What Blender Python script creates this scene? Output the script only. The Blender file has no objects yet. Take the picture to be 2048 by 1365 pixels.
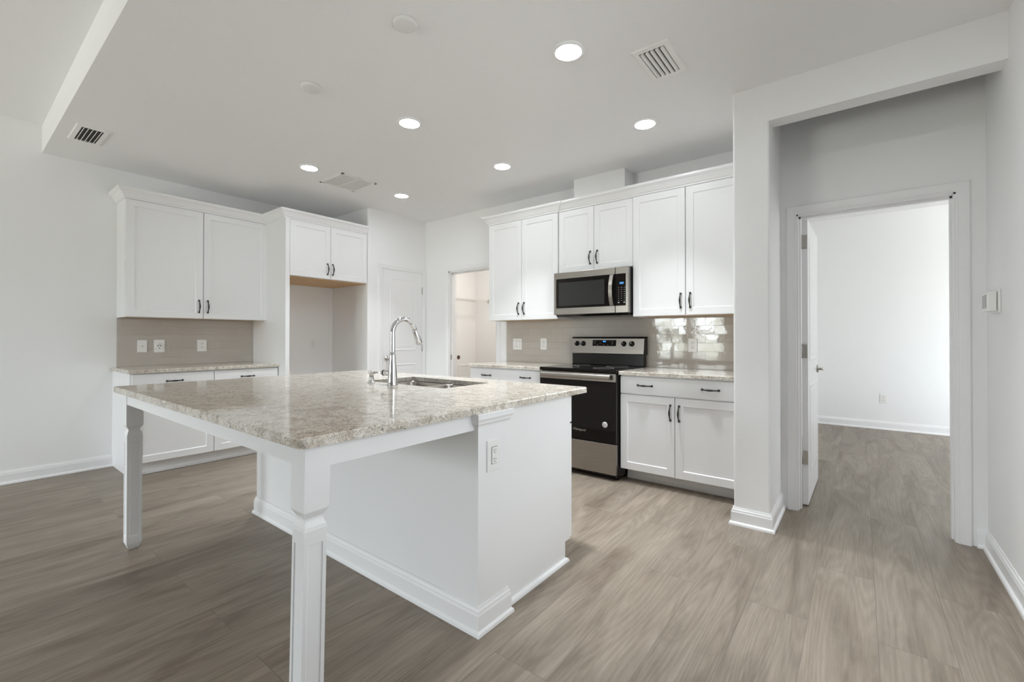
import bpy, bmesh, math, random
from mathutils import Vector, Matrix
random.seed(7)
SC = bpy.context.scene
COL = SC.collection
R = math.radians

# ------------------------------------------------------------------ camera
cam = bpy.data.cameras.new('camera')
cam_o = bpy.data.objects.new('camera', cam); COL.objects.link(cam_o)
YAW, PIT, ROL = R(37.9049605), R(0.360766916), R(0.00958893305)
dv = Vector((-math.sin(YAW)*math.cos(PIT), math.cos(YAW)*math.cos(PIT), math.sin(PIT)))
rv = Vector((math.cos(YAW), math.sin(YAW), 0)); uv = rv.cross(dv)
r2 = rv*math.cos(ROL)+uv*math.sin(ROL); u2 = -rv*math.sin(ROL)+uv*math.cos(ROL)
M = Matrix(((r2.x, u2.x, -dv.x, 5.47787539), (r2.y, u2.y, -dv.y, -4.09050439), (r2.z, u2.z, -dv.z, 1.19183172), (0, 0, 0, 1)))
cam_o.matrix_world = M
cam.sensor_fit = 'HORIZONTAL'; cam.sensor_width = 36.0
cam.lens = 36.0*893.852292/2048.0
cam.shift_y = -12.855989/2048.0
cam.clip_start = 0.02
SC.camera = cam_o
# ------------------------------------------------------------------ exposure
SC.view_settings.view_transform = 'Standard'
SC.view_settings.look = 'None'
SC.view_settings.gamma = 1.0
SC.view_settings.use_curve_mapping = False
SC.view_settings.exposure = 0.20
try:
    SC.cycles.use_denoising = True
    SC.cycles.max_bounces = 14; SC.cycles.diffuse_bounces = 8; SC.cycles.glossy_bounces = 6
    SC.cycles.transparent_max_bounces = 12
    SC.cycles.caustics_reflective = False; SC.cycles.caustics_refractive = False
    SC.cycles.sample_clamp_indirect = 6.0
except Exception:
    pass
# ------------------------------------------------------------------ light levels
LAMP_EMIT = 76.0        # lenses of the six recessed kitchen lights and one added out of view
LAMP_W = 6.0            # light thrown down by each of them (W)
LAMP_SPREAD = 72
SKY = 26.0              # bright hazy sky over the back yard, seen through the living room windows
SKY_SIDE = 1.0          # shaded side yard
DAY_SIDE = 20.0         # daylight at the window in the right wall, beside the camera (W)
DAY_BEDROOM = 31.0
LAUNDRY_LAMP = 15.0

# ------------------------------------------------------------------ world: hazy sky, trees along the yard, lawn
W = bpy.data.worlds.new('yard_and_sky'); SC.world = W; W.use_nodes = True
wn = W.node_tree; wn.nodes.clear()
wo = wn.nodes.new('ShaderNodeOutputWorld'); wb = wn.nodes.new('ShaderNodeBackground')
tc = wn.nodes.new('ShaderNodeTexCoord'); sp = wn.nodes.new('ShaderNodeSeparateXYZ')
wn.links.new(tc.outputs['Generated'], sp.inputs[0])
nz = wn.nodes.new('ShaderNodeTexNoise'); nz.inputs['Scale'].default_value = 55; nz.inputs['Detail'].default_value = 5; nz.inputs['Roughness'].default_value = .6
wn.links.new(tc.outputs['Generated'], nz.inputs['Vector'])
ad = wn.nodes.new('ShaderNodeMath'); ad.operation = 'MULTIPLY_ADD'; ad.inputs[1].default_value = .9
wn.links.new(nz.outputs['Fac'], ad.inputs[0]); wn.links.new(sp.outputs['Z'], ad.inputs[2])
cr = wn.nodes.new('ShaderNodeValToRGB'); wn.links.new(ad.outputs[0], cr.inputs[0])
e = cr.color_ramp.elements
e[0].position = .18; e[0].color = (.66, .67, .63, 1); e[1].position = .62; e[1].color = (.87, .945, 1, 1)
x = e.new(.43); x.color = (.12, .13, .09, 1)
x = e.new(.47); x.color = (.62, .68, .68, 1)
az = wn.nodes.new('ShaderNodeMapRange'); az.inputs['From Min'].default_value = -.45; az.inputs['From Max'].default_value = -.75
az.inputs['To Min'].default_value = SKY_SIDE; az.inputs['To Max'].default_value = SKY
wn.links.new(sp.outputs['Y'], az.inputs['Value'])
wn.links.new(cr.outputs[0], wb.inputs[0]); wn.links.new(az.outputs[0], wb.inputs[1])
wn.links.new(wb.outputs[0], wo.inputs[0])

def area(name, loc, rot, sx, sy, watts, color=(1, 1, 1), portal=False):
    l = bpy.data.lights.new(name, 'AREA'); l.shape = 'RECTANGLE'; l.size = sx; l.size_y = sy
    l.energy = watts; l.color = color
    if portal: l.cycles.is_portal = True
    o = bpy.data.objects.new(name, l); COL.objects.link(o); o.location = loc; o.rotation_euler = rot
    return o
XR_ = 6.044
YF = -8.2      # living room window wall
WX = ((.95, 1.80, .40), (1.95, 2.76, .40)); WZ1 = 2.2
for wa, wb_, wz in WX:
    area('window_portal', ((wa+wb_)/2, YF-.10, (wz+WZ1)/2), (R(90), 0, 0), wb_-wa, WZ1-wz, 1, portal=True)
area('daylight_side', (XR_+.30, -2.85, 1.5), (0, R(90), 0), 1.5, 1.8, DAY_SIDE, (.90, .955, 1))
area('daylight_bedroom', (8.75, 1.5, 1.5), (0, R(90), 0), 1.5, 2.0, DAY_BEDROOM, (.92, .965, 1))

# ------------------------------------------------------------------ materials
def mat(name):
    m = bpy.data.materials.new(name); m.use_nodes = True
    b = m.node_tree.nodes.get('Principled BSDF')
    return m, m.node_tree, b
def N(t, kind, **kw):
    n = t.nodes.new(kind)
    for k, v in kw.items():
        if k in n.inputs: n.inputs[k].default_value = v
        else: setattr(n, k, v)
    return n
def plain(name, col, rough=.5, metal=0, bump=0, scale=300, spec=None, coat=0):
    m, t, b = mat(name)
    b.inputs['Roughness'].default_value = rough; b.inputs['Metallic'].default_value = metal
    if spec is not None: b.inputs['Specular IOR Level'].default_value = spec
    if coat: b.inputs['Coat Weight'].default_value = coat
    n = N(t, 'ShaderNodeTexNoise', Scale=scale, Detail=3.0)
    g = N(t, 'ShaderNodeNewGeometry'); t.links.new(g.outputs['Position'], n.inputs['Vector'])
    mx = N(t, 'ShaderNodeMixRGB'); mx.inputs[1].default_value = (*[c*.985 for c in col], 1); mx.inputs[2].default_value = (*[min(1, c*1.015) for c in col], 1)
    t.links.new(n.outputs['Fac'], mx.inputs[0]); t.links.new(mx.outputs[0], b.inputs['Base Color'])
    if bump:
        bp = N(t, 'ShaderNodeBump', Strength=bump, Distance=.002)
        t.links.new(n.outputs['Fac'], bp.inputs['Height']); t.links.new(bp.outputs[0], b.inputs['Normal'])
    return m
def emis(name, col, s):
    m, t, b = mat(name); b.inputs['Base Color'].default_value = (*col, 1)
    b.inputs['Emission Color'].default_value = (*col, 1); b.inputs['Emission Strength'].default_value = s
    return m
WALL = plain('wall_paint', (.88, .88, .88), .6, bump=.12, scale=120)
CEIL = plain('ceiling_paint', (.87, .87, .87), .85, bump=.35, scale=70)
TRIM = plain('trim_paint', (.87, .87, .875), .32)
CAB = plain('cabinet_paint', (.86, .862, .866), .34)
PLAST = plain('white_plastic', (.86, .855, .84), .3)
DISCM = plain('cover_plastic', (.78, .78, .765), .45)
DARK = plain('dark_slot', (.03, .03, .03), .6)
PEWTER = plain('dark_pewter', (.055, .052, .048), .3, metal=.8)
CHROME = plain('chrome', (.80, .80, .81), .09, metal=1)
NICKEL = plain('satin_nickel', (.55, .53, .50), .3, metal=1)
SINKST = plain('sink_steel', (.50, .46, .42), .28, metal=1)
BLACKG = plain('black_glass', (.010, .008, .007), .06, spec=.22)
BLACKE = plain('black_enamel', (.012, .011, .010), .2, spec=.3)
SMOKE = plain('smoked_glass', (.030, .030, .028), .2, spec=.35)
PLY = plain('birch_ply', (.62, .40, .20), .55, scale=40)
BROWN = plain('brown_port', (.10, .05, .025), .5)
DUCT = plain('duct_shadow', (.06, .06, .055), .8)
LENS = emis('lamp_lens', (.91, .96, 1), LAMP_EMIT)
BLUE = emis('blue_display', (.05, .35, 1), 3.0)
BLUED = emis('dim_blue_display', (.05, .22, .5), .5)
GREYT = plain('grey_print', (.42, .42, .42), .5)
STICK = plain('white_sticker', (.75, .75, .75), .5)

def brushed():
    m, t, b = mat('brushed_stainless')
    b.inputs['Metallic'].default_value = 1
    g = N(t, 'ShaderNodeNewGeometry'); mp = N(t, 'ShaderNodeMapping'); mp.inputs['Scale'].default_value = (4, 4, 900)
    n = N(t, 'ShaderNodeTexNoise', Scale=1.0, Detail=2.0)
    t.links.new(g.outputs['Position'], mp.inputs[0]); t.links.new(mp.outputs[0], n.inputs['Vector'])
    r = N(t, 'ShaderNodeValToRGB'); r.color_ramp.elements[0].color = (.30, .275, .25, 1); r.color_ramp.elements[1].color = (.44, .41, .375, 1)
    t.links.new(n.outputs['Fac'], r.inputs[0]); t.links.new(r.outputs[0], b.inputs['Base Color'])
    rr = N(t, 'ShaderNodeMapRange'); rr.inputs['To Min'].default_value = .24; rr.inputs['To Max'].default_value = .36
    t.links.new(n.outputs['Fac'], rr.inputs['Value']); t.links.new(rr.outputs[0], b.inputs['Roughness'])
    return m
STEEL = brushed()

def granite():
    m, t, b = mat('polished_granite')
    b.inputs['Roughness'].default_value = .07; b.inputs['Specular IOR Level'].default_value = .55
    g = N(t, 'ShaderNodeNewGeometry')
    mp = N(t, 'ShaderNodeMapping'); mp.inputs['Scale'].default_value = (1, 1, 1.25); mp.inputs['Rotation'].default_value = (.1, .12, .5)
    t.links.new(g.outputs['Position'], mp.inputs[0])
    def ridge(scale, dist, det, lo, hi):
        n = N(t, 'ShaderNodeTexNoise', Scale=scale, Detail=det, Distortion=dist, Roughness=.6)
        t.links.new(mp.outputs[0], n.inputs['Vector'])
        s = N(t, 'ShaderNodeMath', operation='SUBTRACT'); s.inputs[1].default_value = .5; t.links.new(n.outputs['Fac'], s.inputs[0])
        a = N(t, 'ShaderNodeMath', operation='ABSOLUTE'); t.links.new(s.outputs[0], a.inputs[0])
        k = N(t, 'ShaderNodeMapRange'); k.inputs['From Min'].default_value = lo; k.inputs['From Max'].default_value = hi
        k.inputs['To Min'].default_value = 1; k.inputs['To Max'].default_value = 0
        t.links.new(a.outputs[0], k.inputs['Value']); return k.outputs[0]
    n1 = N(t, 'ShaderNodeTexNoise', Scale=16.0, Detail=5.0, Distortion=1.2); t.links.new(mp.outputs[0], n1.inputs['Vector'])
    base = N(t, 'ShaderNodeValToRGB'); e = base.color_ramp.elements
    e[0].position = .30; e[0].color = (.50, .43, .36, 1); e[1].position = .62; e[1].color = (.80, .745, .67, 1)
    x = e.new(.47); x.color = (.69, .63, .55, 1)
    t.links.new(n1.outputs['Fac'], base.inputs[0])
    def over(prev, fac, col, amt):
        mu = N(t, 'ShaderNodeMath', operation='MULTIPLY'); mu.inputs[1].default_value = amt; t.links.new(fac, mu.inputs[0])
        mx = N(t, 'ShaderNodeMixRGB'); t.links.new(mu.outputs[0], mx.inputs[0]); t.links.new(prev, mx.inputs[1]); mx.inputs[2].default_value = (*col, 1)
        return mx.outputs[0]
    c = over(base.outputs[0], ridge(22, 2.4, 3, .0, .026), (.085, .085, .068), .85)
    c = over(c, ridge(60, 1.6, 2, .0, .034), (.22, .18, .14), .65)
    n2 = N(t, 'ShaderNodeTexNoise', Scale=34.0, Detail=3.0, Distortion=.6); t.links.new(mp.outputs[0], n2.inputs['Vector'])
    k2 = N(t, 'ShaderNodeMapRange'); k2.inputs['From Min'].default_value = .60; k2.inputs['From Max'].default_value = .70; t.links.new(n2.outputs['Fac'], k2.inputs['Value'])
    c = over(c, k2.outputs[0], (.78, .77, .72), .8)
    n3 = N(t, 'ShaderNodeTexNoise', Scale=90.0, Detail=2.0); t.links.new(mp.outputs[0], n3.inputs['Vector'])
    k3 = N(t, 'ShaderNodeMapRange'); k3.inputs['From Min'].default_value = .64; k3.inputs['From Max'].default_value = .70; t.links.new(n3.outputs['Fac'], k3.inputs['Value'])
    c = over(c, k3.outputs[0], (.06, .06, .05), .8)
    t.links.new(c, b.inputs['Base Color'])
    return m
GRAN = granite()

def tile(name, ax, off):
    m, t, b = mat(name)
    g = N(t, 'ShaderNodeNewGeometry'); s = N(t, 'ShaderNodeSeparateXYZ'); t.links.new(g.outputs['Position'], s.inputs[0])
    ax_o = N(t, 'ShaderNodeMath', operation='ADD'); ax_o.inputs[1].default_value = off[0]; t.links.new(s.outputs[ax], ax_o.inputs[0])
    zo = N(t, 'ShaderNodeMath', operation='ADD'); zo.inputs[1].default_value = off[1]; t.links.new(s.outputs['Z'], zo.inputs[0])
    cb = N(t, 'ShaderNodeCombineXYZ'); t.links.new(ax_o.outputs[0], cb.inputs[0]); t.links.new(zo.outputs[0], cb.inputs[1])
    br = N(t, 'ShaderNodeTexBrick', offset=.5, squash=1.0)
    br.inputs['Scale'].default_value = 1.0; br.inputs['Brick Width'].default_value = .1505; br.inputs['Row Height'].default_value = .0755
    br.inputs['Mortar Size'].default_value = .0017; br.inputs['Mortar Smooth'].default_value = .35
    br.inputs['Color1'].default_value = (.48, .44, .395, 1); br.inputs['Color2'].default_value = (.505, .465, .42, 1)
    br.inputs['Mortar'].default_value = (.52, .48, .43, 1)
    t.links.new(cb.outputs[0], br.inputs['Vector'])
    t.links.new(br.outputs['Color'], b.inputs['Base Color'])
    b.inputs['Roughness'].default_value = .055; b.inputs['Specular IOR Level'].default_value = .6
    # slightly wavy glaze, different in every tile
    off2 = N(t, 'ShaderNodeVectorMath', operation='MULTIPLY_ADD'); off2.inputs[1].default_value = (60, 60, 60)
    t.links.new(br.outputs['Color'], off2.inputs[0]); t.links.new(g.outputs['Position'], off2.inputs[2])
    n = N(t, 'ShaderNodeTexNoise', Scale=20.0, Detail=2.0); t.links.new(off2.outputs[0], n.inputs['Vector'])
    wnz = N(t, 'ShaderNodeTexWhiteNoise', noise_dimensions='3D'); t.links.new(br.outputs['Color'], wnz.inputs['Vector'])
    tl = N(t, 'ShaderNodeVectorMath', operation='SUBTRACT'); tl.inputs[1].default_value = (.5, .5, .5); t.links.new(wnz.outputs['Color'], tl.inputs[0])
    t2_ = N(t, 'ShaderNodeVectorMath', operation='SCALE'); t2_.inputs['Scale'].default_value = .012; t.links.new(tl.outputs[0], t2_.inputs[0])
    t3_ = N(t, 'ShaderNodeVectorMath', operation='ADD'); t.links.new(g.outputs['Normal'], t3_.inputs[0]); t.links.new(t2_.outputs[0], t3_.inputs[1])
    t4_ = N(t, 'ShaderNodeVectorMath', operation='NORMALIZE'); t.links.new(t3_.outputs[0], t4_.inputs[0])
    b1 = N(t, 'ShaderNodeBump', Strength=.11, Distance=.003); t.links.new(n.outputs['Fac'], b1.inputs['Height']); t.links.new(t4_.outputs[0], b1.inputs['Normal'])
    inv = N(t, 'ShaderNodeMath', operation='SUBTRACT'); inv.inputs[0].default_value = 1; t.links.new(br.outputs['Fac'], inv.inputs[1])
    b2 = N(t, 'ShaderNodeBump', Strength=.75, Distance=.0018); t.links.new(inv.outputs[0], b2.inputs['Height']); t.links.new(b1.outputs[0], b2.inputs['Normal'])
    t.links.new(b2.outputs[0], b.inputs['Normal'])
    return m
TILE_X = tile('subway_tile_stove', 'X', (.0175-.075, -.011))
TILE_Y = tile('subway_tile_left', 'Y', (.02, -.011))

def floor_mat():
    m, t, b = mat('vinyl_plank')
    g = N(t, 'ShaderNodeNewGeometry'); s = N(t, 'ShaderNodeSeparateXYZ'); t.links.new(g.outputs['Position'], s.inputs[0])
    cb = N(t, 'ShaderNodeCombineXYZ'); ya = N(t, 'ShaderNodeMath', operation='ADD'); ya.inputs[1].default_value = -.252; t.links.new(s.outputs['Y'], ya.inputs[0]); t.links.new(ya.outputs[0], cb.inputs[0])
    xa = N(t, 'ShaderNodeMath', operation='ADD'); xa.inputs[1].default_value = -.033; t.links.new(s.outputs['X'], xa.inputs[0]); t.links.new(xa.outputs[0], cb.inputs[1])
    br = N(t, 'ShaderNodeTexBrick', offset=.37, offset_frequency=2, squash=1.0)
    br.inputs['Scale'].default_value = 1; br.inputs['Brick Width'].default_value = 1.52; br.inputs['Row Height'].default_value = .229
    br.inputs['Mortar Size'].default_value = .0013; br.inputs['Mortar Smooth'].default_value = .2
    br.inputs['Color1'].default_value = (0, 0, 0, 1); br.inputs['Color2'].default_value = (1, 1, 1, 1); br.inputs['Mortar'].default_value = (.5, .5, .5, 1)
    t.links.new(cb.outputs[0], br.inputs['Vector'])
    sc = N(t, 'ShaderNodeVectorMath', operation='SCALE'); sc.inputs['Scale'].default_value = 37
    t.links.new(br.outputs['Color'], sc.inputs[0])
    addv = N(t, 'ShaderNodeVectorMath', operation='ADD'); t.links.new(g.outputs['Position'], addv.inputs[0]); t.links.new(sc.outputs[0], addv.inputs[1])
    mp = N(t, 'ShaderNodeMapping'); mp.inputs['Scale'].default_value = (8, 1.3, 1); t.links.new(addv.outputs[0], mp.inputs[0])
    n1 = N(t, 'ShaderNodeTexNoise', Scale=1.0, Detail=6.0, Roughness=.6, Distortion=.8); t.links.new(mp.outputs[0], n1.inputs['Vector'])
    mp2 = N(t, 'ShaderNodeMapping'); mp2.inputs['Scale'].default_value = (120, 5, 1); t.links.new(addv.outputs[0], mp2.inputs[0])
    n2 = N(t, 'ShaderNodeTexNoise', Scale=1.0, Detail=3.0, Roughness=.6); t.links.new(mp2.outputs[0], n2.inputs['Vector'])
    mp3 = N(t, 'ShaderNodeMapping'); mp3.inputs['Scale'].default_value = (6, .55, 1); t.links.new(addv.outputs[0], mp3.inputs[0])
    n3 = N(t, 'ShaderNodeTexNoise', Scale=1.0, Detail=1.0); t.links.new(mp3.outputs[0], n3.inputs['Vector'])
    sn = N(t, 'ShaderNodeMath', operation='MULTIPLY'); sn.inputs[1].default_value = 130; t.links.new(n3.outputs['Fac'], sn.inputs[0])
    si = N(t, 'ShaderNodeMath', operation='SINE'); t.links.new(sn.outputs[0], si.inputs[0])
    ramp = N(t, 'ShaderNodeValToRGB'); e = ramp.color_ramp.elements
    e[0].position = .27; e[0].color = (.146, .112, .082, 1); e[1].position = .68; e[1].color = (.284, .237, .190, 1)
    x = e.new(.48); x.color = (.227, .187, .146, 1)
    t.links.new(n1.outputs['Fac'], ramp.inputs[0])
    def mul(prev, fac, lo, hi):
        k = N(t, 'ShaderNodeMapRange'); k.inputs['To Min'].default_value = lo; k.inputs['To Max'].default_value = hi
        t.links.new(fac, k.inputs['Value'])
        v = N(t, 'ShaderNodeVectorMath', operation='SCALE'); t.links.new(prev, v.inputs[0]); t.links.new(k.outputs[0], v.inputs['Scale']); return v.outputs[0]
    c = mul(ramp.outputs[0], n2.outputs['Fac'], .72, 1.28)
    s2 = N(t, 'ShaderNodeMapRange'); s2.inputs['From Min'].default_value = -1; t.links.new(si.outputs[0], s2.inputs['Value'])
    c = mul(c, s2.outputs[0], .93, 1.07)
    c = mul(c, br.outputs['Color'], .92, 1.08)
    c = mul(c, br.outputs['Fac'], 1.0, .66)
    t.links.new(c, b.inputs['Base Color'])
    b.inputs['Roughness'].default_value = .42; b.inputs['Specular IOR Level'].default_value = .4
    bp = N(t, 'ShaderNodeBump', Strength=.12, Distance=.001); t.links.new(n2.outputs['Fac'], bp.inputs['Height']); t.links.new(bp.outputs[0], b.inputs['Normal'])
    return m
FLOOR = floor_mat()
def glass_mat():
    m = bpy.data.materials.new('window_glass'); m.use_nodes = True; t = m.node_tree; t.nodes.clear()
    o = t.nodes.new('ShaderNodeOutputMaterial'); mx = t.nodes.new('ShaderNodeMixShader')
    tr = t.nodes.new('ShaderNodeBsdfTransparent'); gl = t.nodes.new('ShaderNodeBsdfGlossy'); gl.inputs['Roughness'].default_value = .02
    fr = t.nodes.new('ShaderNodeFresnel'); fr.inputs[0].default_value = 1.45
    t.links.new(fr.outputs[0], mx.inputs[0]); t.links.new(tr.outputs[0], mx.inputs[1]); t.links.new(gl.outputs[0], mx.inputs[2]); t.links.new(mx.outputs[0], o.inputs[0])
    return m
GLASS = glass_mat()

# ------------------------------------------------------------------ geometry helpers
WORLD_POS = {}
def wpos(o): return WORLD_POS.get(o.name, Vector((0, 0, 0)))
class Frame:
    """local (w along the run, o outward from the wall, z up) -> world"""
    def __init__(s, org, w, o): s.org = Vector(org); s.w = Vector(w); s.o = Vector(o); s.flip = s.w.cross(s.o).z < 0
    def __call__(s, p): return s.org+s.w*p[0]+s.o*p[1]+Vector((0, 0, p[2]))
IDF = Frame((0, 0, 0), (1, 0, 0), (0, 1, 0))
FL = Frame((0, 0, 0), (0, 1, 0), (1, 0, 0))      # left wall: w = y, o = x
FS = Frame((0, 0, 0), (1, 0, 0), (0, -1, 0))     # stove wall: w = x, o = -y
class MB:
    def __init__(s, fr=IDF): s.bm = bmesh.new(); s.fr = fr
    def v(s, p): return s.bm.verts.new(s.fr(p))
    def face(s, vs):
        try: return s.bm.faces.new(vs)
        except ValueError: return None
    def box(s, a, b, bev=0, seg=2):
        x0, x1 = sorted((a[0], b[0])); y0, y1 = sorted((a[1], b[1])); z0, z1 = sorted((a[2], b[2]))
        t = bmesh.new()
        q = [t.verts.new(s.fr(p)) for p in ((x0, y0, z0), (x1, y0, z0), (x1, y1, z0), (x0, y1, z0), (x0, y0, z1), (x1, y0, z1), (x1, y1, z1), (x0, y1, z1))]
        for f in ((0, 3, 2, 1), (4, 5, 6, 7), (0, 1, 5, 4), (1, 2, 6, 5), (2, 3, 7, 6), (3, 0, 4, 7)): t.faces.new([q[i] for i in f])
        bmesh.ops.recalc_face_normals(t, faces=t.faces[:])
        if bev: bmesh.ops.bevel(t, geom=t.edges[:], offset=bev, segments=seg, profile=.5, affect='EDGES')
        s.merge(t); return s
    def merge(s, t):
        me = bpy.data.meshes.new('tmp'); t.to_mesh(me); t.free(); s.bm.from_mesh(me); bpy.data.meshes.remove(me)
    def rings(s, rings, closed=True, cap0=True, cap1=True, smooth=False):
        L = [[s.v(p) for p in r] for r in rings]; n = len(L[0]); fs = []
        for a, b in zip(L, L[1:]):
            for i in range(n if closed else n-1):
                j = (i+1) % n
                f = s.face([a[i], a[j], b[j], b[i]])
                if f: f.smooth = smooth; fs.append(f)
        if cap0 and closed: f = s.face(L[0][::-1]); fs.append(f)
        if cap1 and closed: f = s.face(L[-1]); fs.append(f)
        return s
    def lathe(s, prof, c, axis='z', n=28, smooth=True, cap0=True, cap1=True):
        """prof: (radius, height along axis)"""
        rg = []
        for r, h in prof:
            r = max(r, 1e-5); ring = []
            for i in range(n):
                a = 2*math.pi*i/n; p, q = r*math.cos(a), r*math.sin(a)
                d = {'z': (p, q, h), 'x': (h, p, q), 'y': (p, h, q)}[axis]
                ring.append((c[0]+d[0], c[1]+d[1], c[2]+d[2]))
            rg.append(ring)
        return s.rings(rg, smooth=smooth, cap0=cap0, cap1=cap1)
    def tube(s, pts, rad, n=10, smooth=True, flat=1.0):
        pts = [Vector(p) for p in pts]
        if not isinstance(rad, (list, tuple)): rad = [rad]*len(pts)
        rg = []; up = None
        for i, p in enumerate(pts):
            d = (pts[min(i+1, len(pts)-1)]-pts[max(i-1, 0)]).normalized()
            if up is None: up = Vector((0, 0, 1)) if abs(d.z) < .9 else Vector((1, 0, 0))
            a = d.cross(up).normalized(); b = a.cross(d).normalized(); up = b
            rg.append([tuple(p+a*(rad[i]*math.cos(2*math.pi*k/n))+b*(rad[i]*flat*math.sin(2*math.pi*k/n))) for k in range(n)])
        return s.rings(rg, smooth=smooth)
    def sweep(s, path, prof, closed=False, emb=lambda p, h: (p[0], p[1], h)):
        """path: 2d points, prof: (n, h) with n to the right of the travel direction; mitred"""
        n = len(path); rg = []
        P = [Vector(p) for p in path]
        for i in range(n):
            def nrm(a, b): d = (P[b]-P[a]).normalized(); return Vector((d.y, -d.x))
            if closed: n0, n1 = nrm((i-1) % n, i), nrm(i, (i+1) % n)
            else: n0 = nrm(i-1, i) if i else None; n1 = nrm(i, i+1) if i < n-1 else None; n0 = n0 or n1; n1 = n1 or n0
            m = (n0+n1); m = m/(m.dot(n0)) if m.length > 1e-6 else n0
            rg.append([emb(P[i]+m*q[0], q[1]) for q in prof])
        if closed: rg.append(rg[0])
        return s.rings(rg, cap0=not closed, cap1=not closed)
    def shaker(s, w0, w1, z0, z1, o0, o1, rail=.058, dep=.007, ch=.006, bev=.0015):
        """recessed-panel door front at o1"""
        def ring(i, o): return [(w0+i, o, z0+i), (w1-i, o, z0+i), (w1-i, o, z1-i), (w0+i, o, z1-i)]
        return s.rings([ring(0, o0), ring(0, o1-bev), ring(bev, o1), ring(rail, o1), ring(rail+.001, o1-.0018), ring(rail+ch, o1-dep)])
    def slab(s, outer, inner, z0, z1, e=.004):
        """outer/inner: functions inset -> list of xy"""
        rings_o = [outer(e), outer(0), outer(0)]; zs = [z1, z1-e, z0]
        def ring(l, z): return [s.v((p[0], p[1], z)) for p in l]
        A = [ring(l, z) for l, z in zip(rings_o, zs)]
        sets = [A]
        if inner:
            B = [ring(l, z) for l, z in zip([inner(-.002), inner(0), inner(0)], [z1, z1-.002, z0])]; sets.append(B)
        for G in sets:
            for a, b in zip(G, G[1:]):
                for i in range(len(a)): s.face([a[i], a[(i+1) % len(a)], b[(i+1) % len(a)], b[i]])
        for k in (0, 2):
            es = []
            for G in sets:
                l = G[k]
                for i in range(len(l)):
                    e_ = s.bm.edges.get((l[i], l[(i+1) % len(l)])) or s.bm.edges.new((l[i], l[(i+1) % len(l)])); es.append(e_)
            bmesh.ops.triangle_fill(s.bm, use_beauty=True, edges=es)
        return s
    def build(s, name, m, parent=None, smooth=False, keep_origin=None):
        bm = s.bm
        bmesh.ops.remove_doubles(bm, verts=bm.verts[:], dist=1e-6)
        bmesh.ops.recalc_face_normals(bm, faces=bm.faces[:])
        xs = [v.co for v in bm.verts]
        mn = Vector([min(c[i] for c in xs) for i in range(3)]); mxv = Vector([max(c[i] for c in xs) for i in range(3)])
        org = Vector(keep_origin) if keep_origin else Vector(((mn.x+mxv.x)/2, (mn.y+mxv.y)/2, mn.z))
        bmesh.ops.translate(bm, vec=-org, verts=bm.verts[:])
        me = bpy.data.meshes.new(name); bm.to_mesh(me); bm.free()
        if smooth:
            for p in me.polygons: p.use_smooth = True
        me.materials.append(m)
        o = bpy.data.objects.new(name, me); COL.objects.link(o)
        o.location = org-(wpos(parent) if parent else Vector((0, 0, 0)))
        if parent: o.parent = parent
        WORLD_POS[o.name] = org
        return o
def thing(name, loc, label, cat, group=None):
    o = bpy.data.objects.new(name, None); o.empty_display_size = .1; COL.objects.link(o); o.location = loc
    WORLD_POS[o.name] = Vector(loc)
    o['label'] = label; o['category'] = cat
    if group: o['group'] = group
    return o
def tag(o, label, cat, group=None):
    o['label'] = label; o['category'] = cat
    if group: o['group'] = group
    return o
def st(o, label=None):
    o['kind'] = 'structure'
    if label: o['label'] = label
    return o
def bx(a, b, bev=0, fr=IDF): return MB(fr).box(a, b, bev)
def rrect(x0, y0, x1, y1, r, n=6):
    def f(i):
        X0, Y0, X1, Y1 = x0+i, y0+i, x1-i, y1-i; rr = max(r-i, .0005); out = []
        for cx, cy, a0 in ((X1-rr, Y1-rr, 0), (X0+rr, Y1-rr, 90), (X0+rr, Y0+rr, 180), (X1-rr, Y0+rr, 270)):
            for k in range(n+1):
                a = R(a0+90*k/n); out.append((cx+rr*math.cos(a), cy+rr*math.sin(a)))
        return out
    return f
def text_mesh(body, size, m, parent, origin, xd, zd, name='lettering', depth=.0004):
    cu = bpy.data.curves.new('txt', 'FONT'); cu.body = body; cu.size = size; cu.align_x = 'CENTER'; cu.align_y = 'CENTER'; cu.extrude = depth
    o = bpy.data.objects.new('txt', cu); COL.objects.link(o)
    bpy.context.view_layer.update()
    me = bpy.data.meshes.new_from_object(o.evaluated_get(bpy.context.evaluated_depsgraph_get()))
    bpy.data.objects.remove(o); bpy.data.curves.remove(cu)
    xd = Vector(xd); zd = Vector(zd); nd = xd.cross(zd)
    b = MB(); b.bm.from_mesh(me); bpy.data.meshes.remove(me)
    for v in b.bm.verts: v.co = Vector(origin)+xd*v.co.x+zd*v.co.y+nd*v.co.z
    return b.build(name, m, parent)

# ------------------------------------------------------------------ room dimensions (metres)
ZC, ZL = 2.759, 2.992
YE = -3.556            # edge of the lower kitchen ceiling
XP, YS = .792, -.904   # pantry block
XR = 6.044
XW0, XW1, YW, YWI = 4.835, 5.041, -.952, -.831
YD = -.449             # hall door wall face
ZH = 2.529             # header underside
L0, L1, DZ = 1.247, 2.055, 2.05    # laundry doorway
D0, D1 = 5.128, 5.927  # bedroom doorway
BY, BX0, BX1 = 3.443, 4.90, 8.6    # bedroom
LX0, LX1, LY = .25, 2.75, 1.6      # laundry

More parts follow.
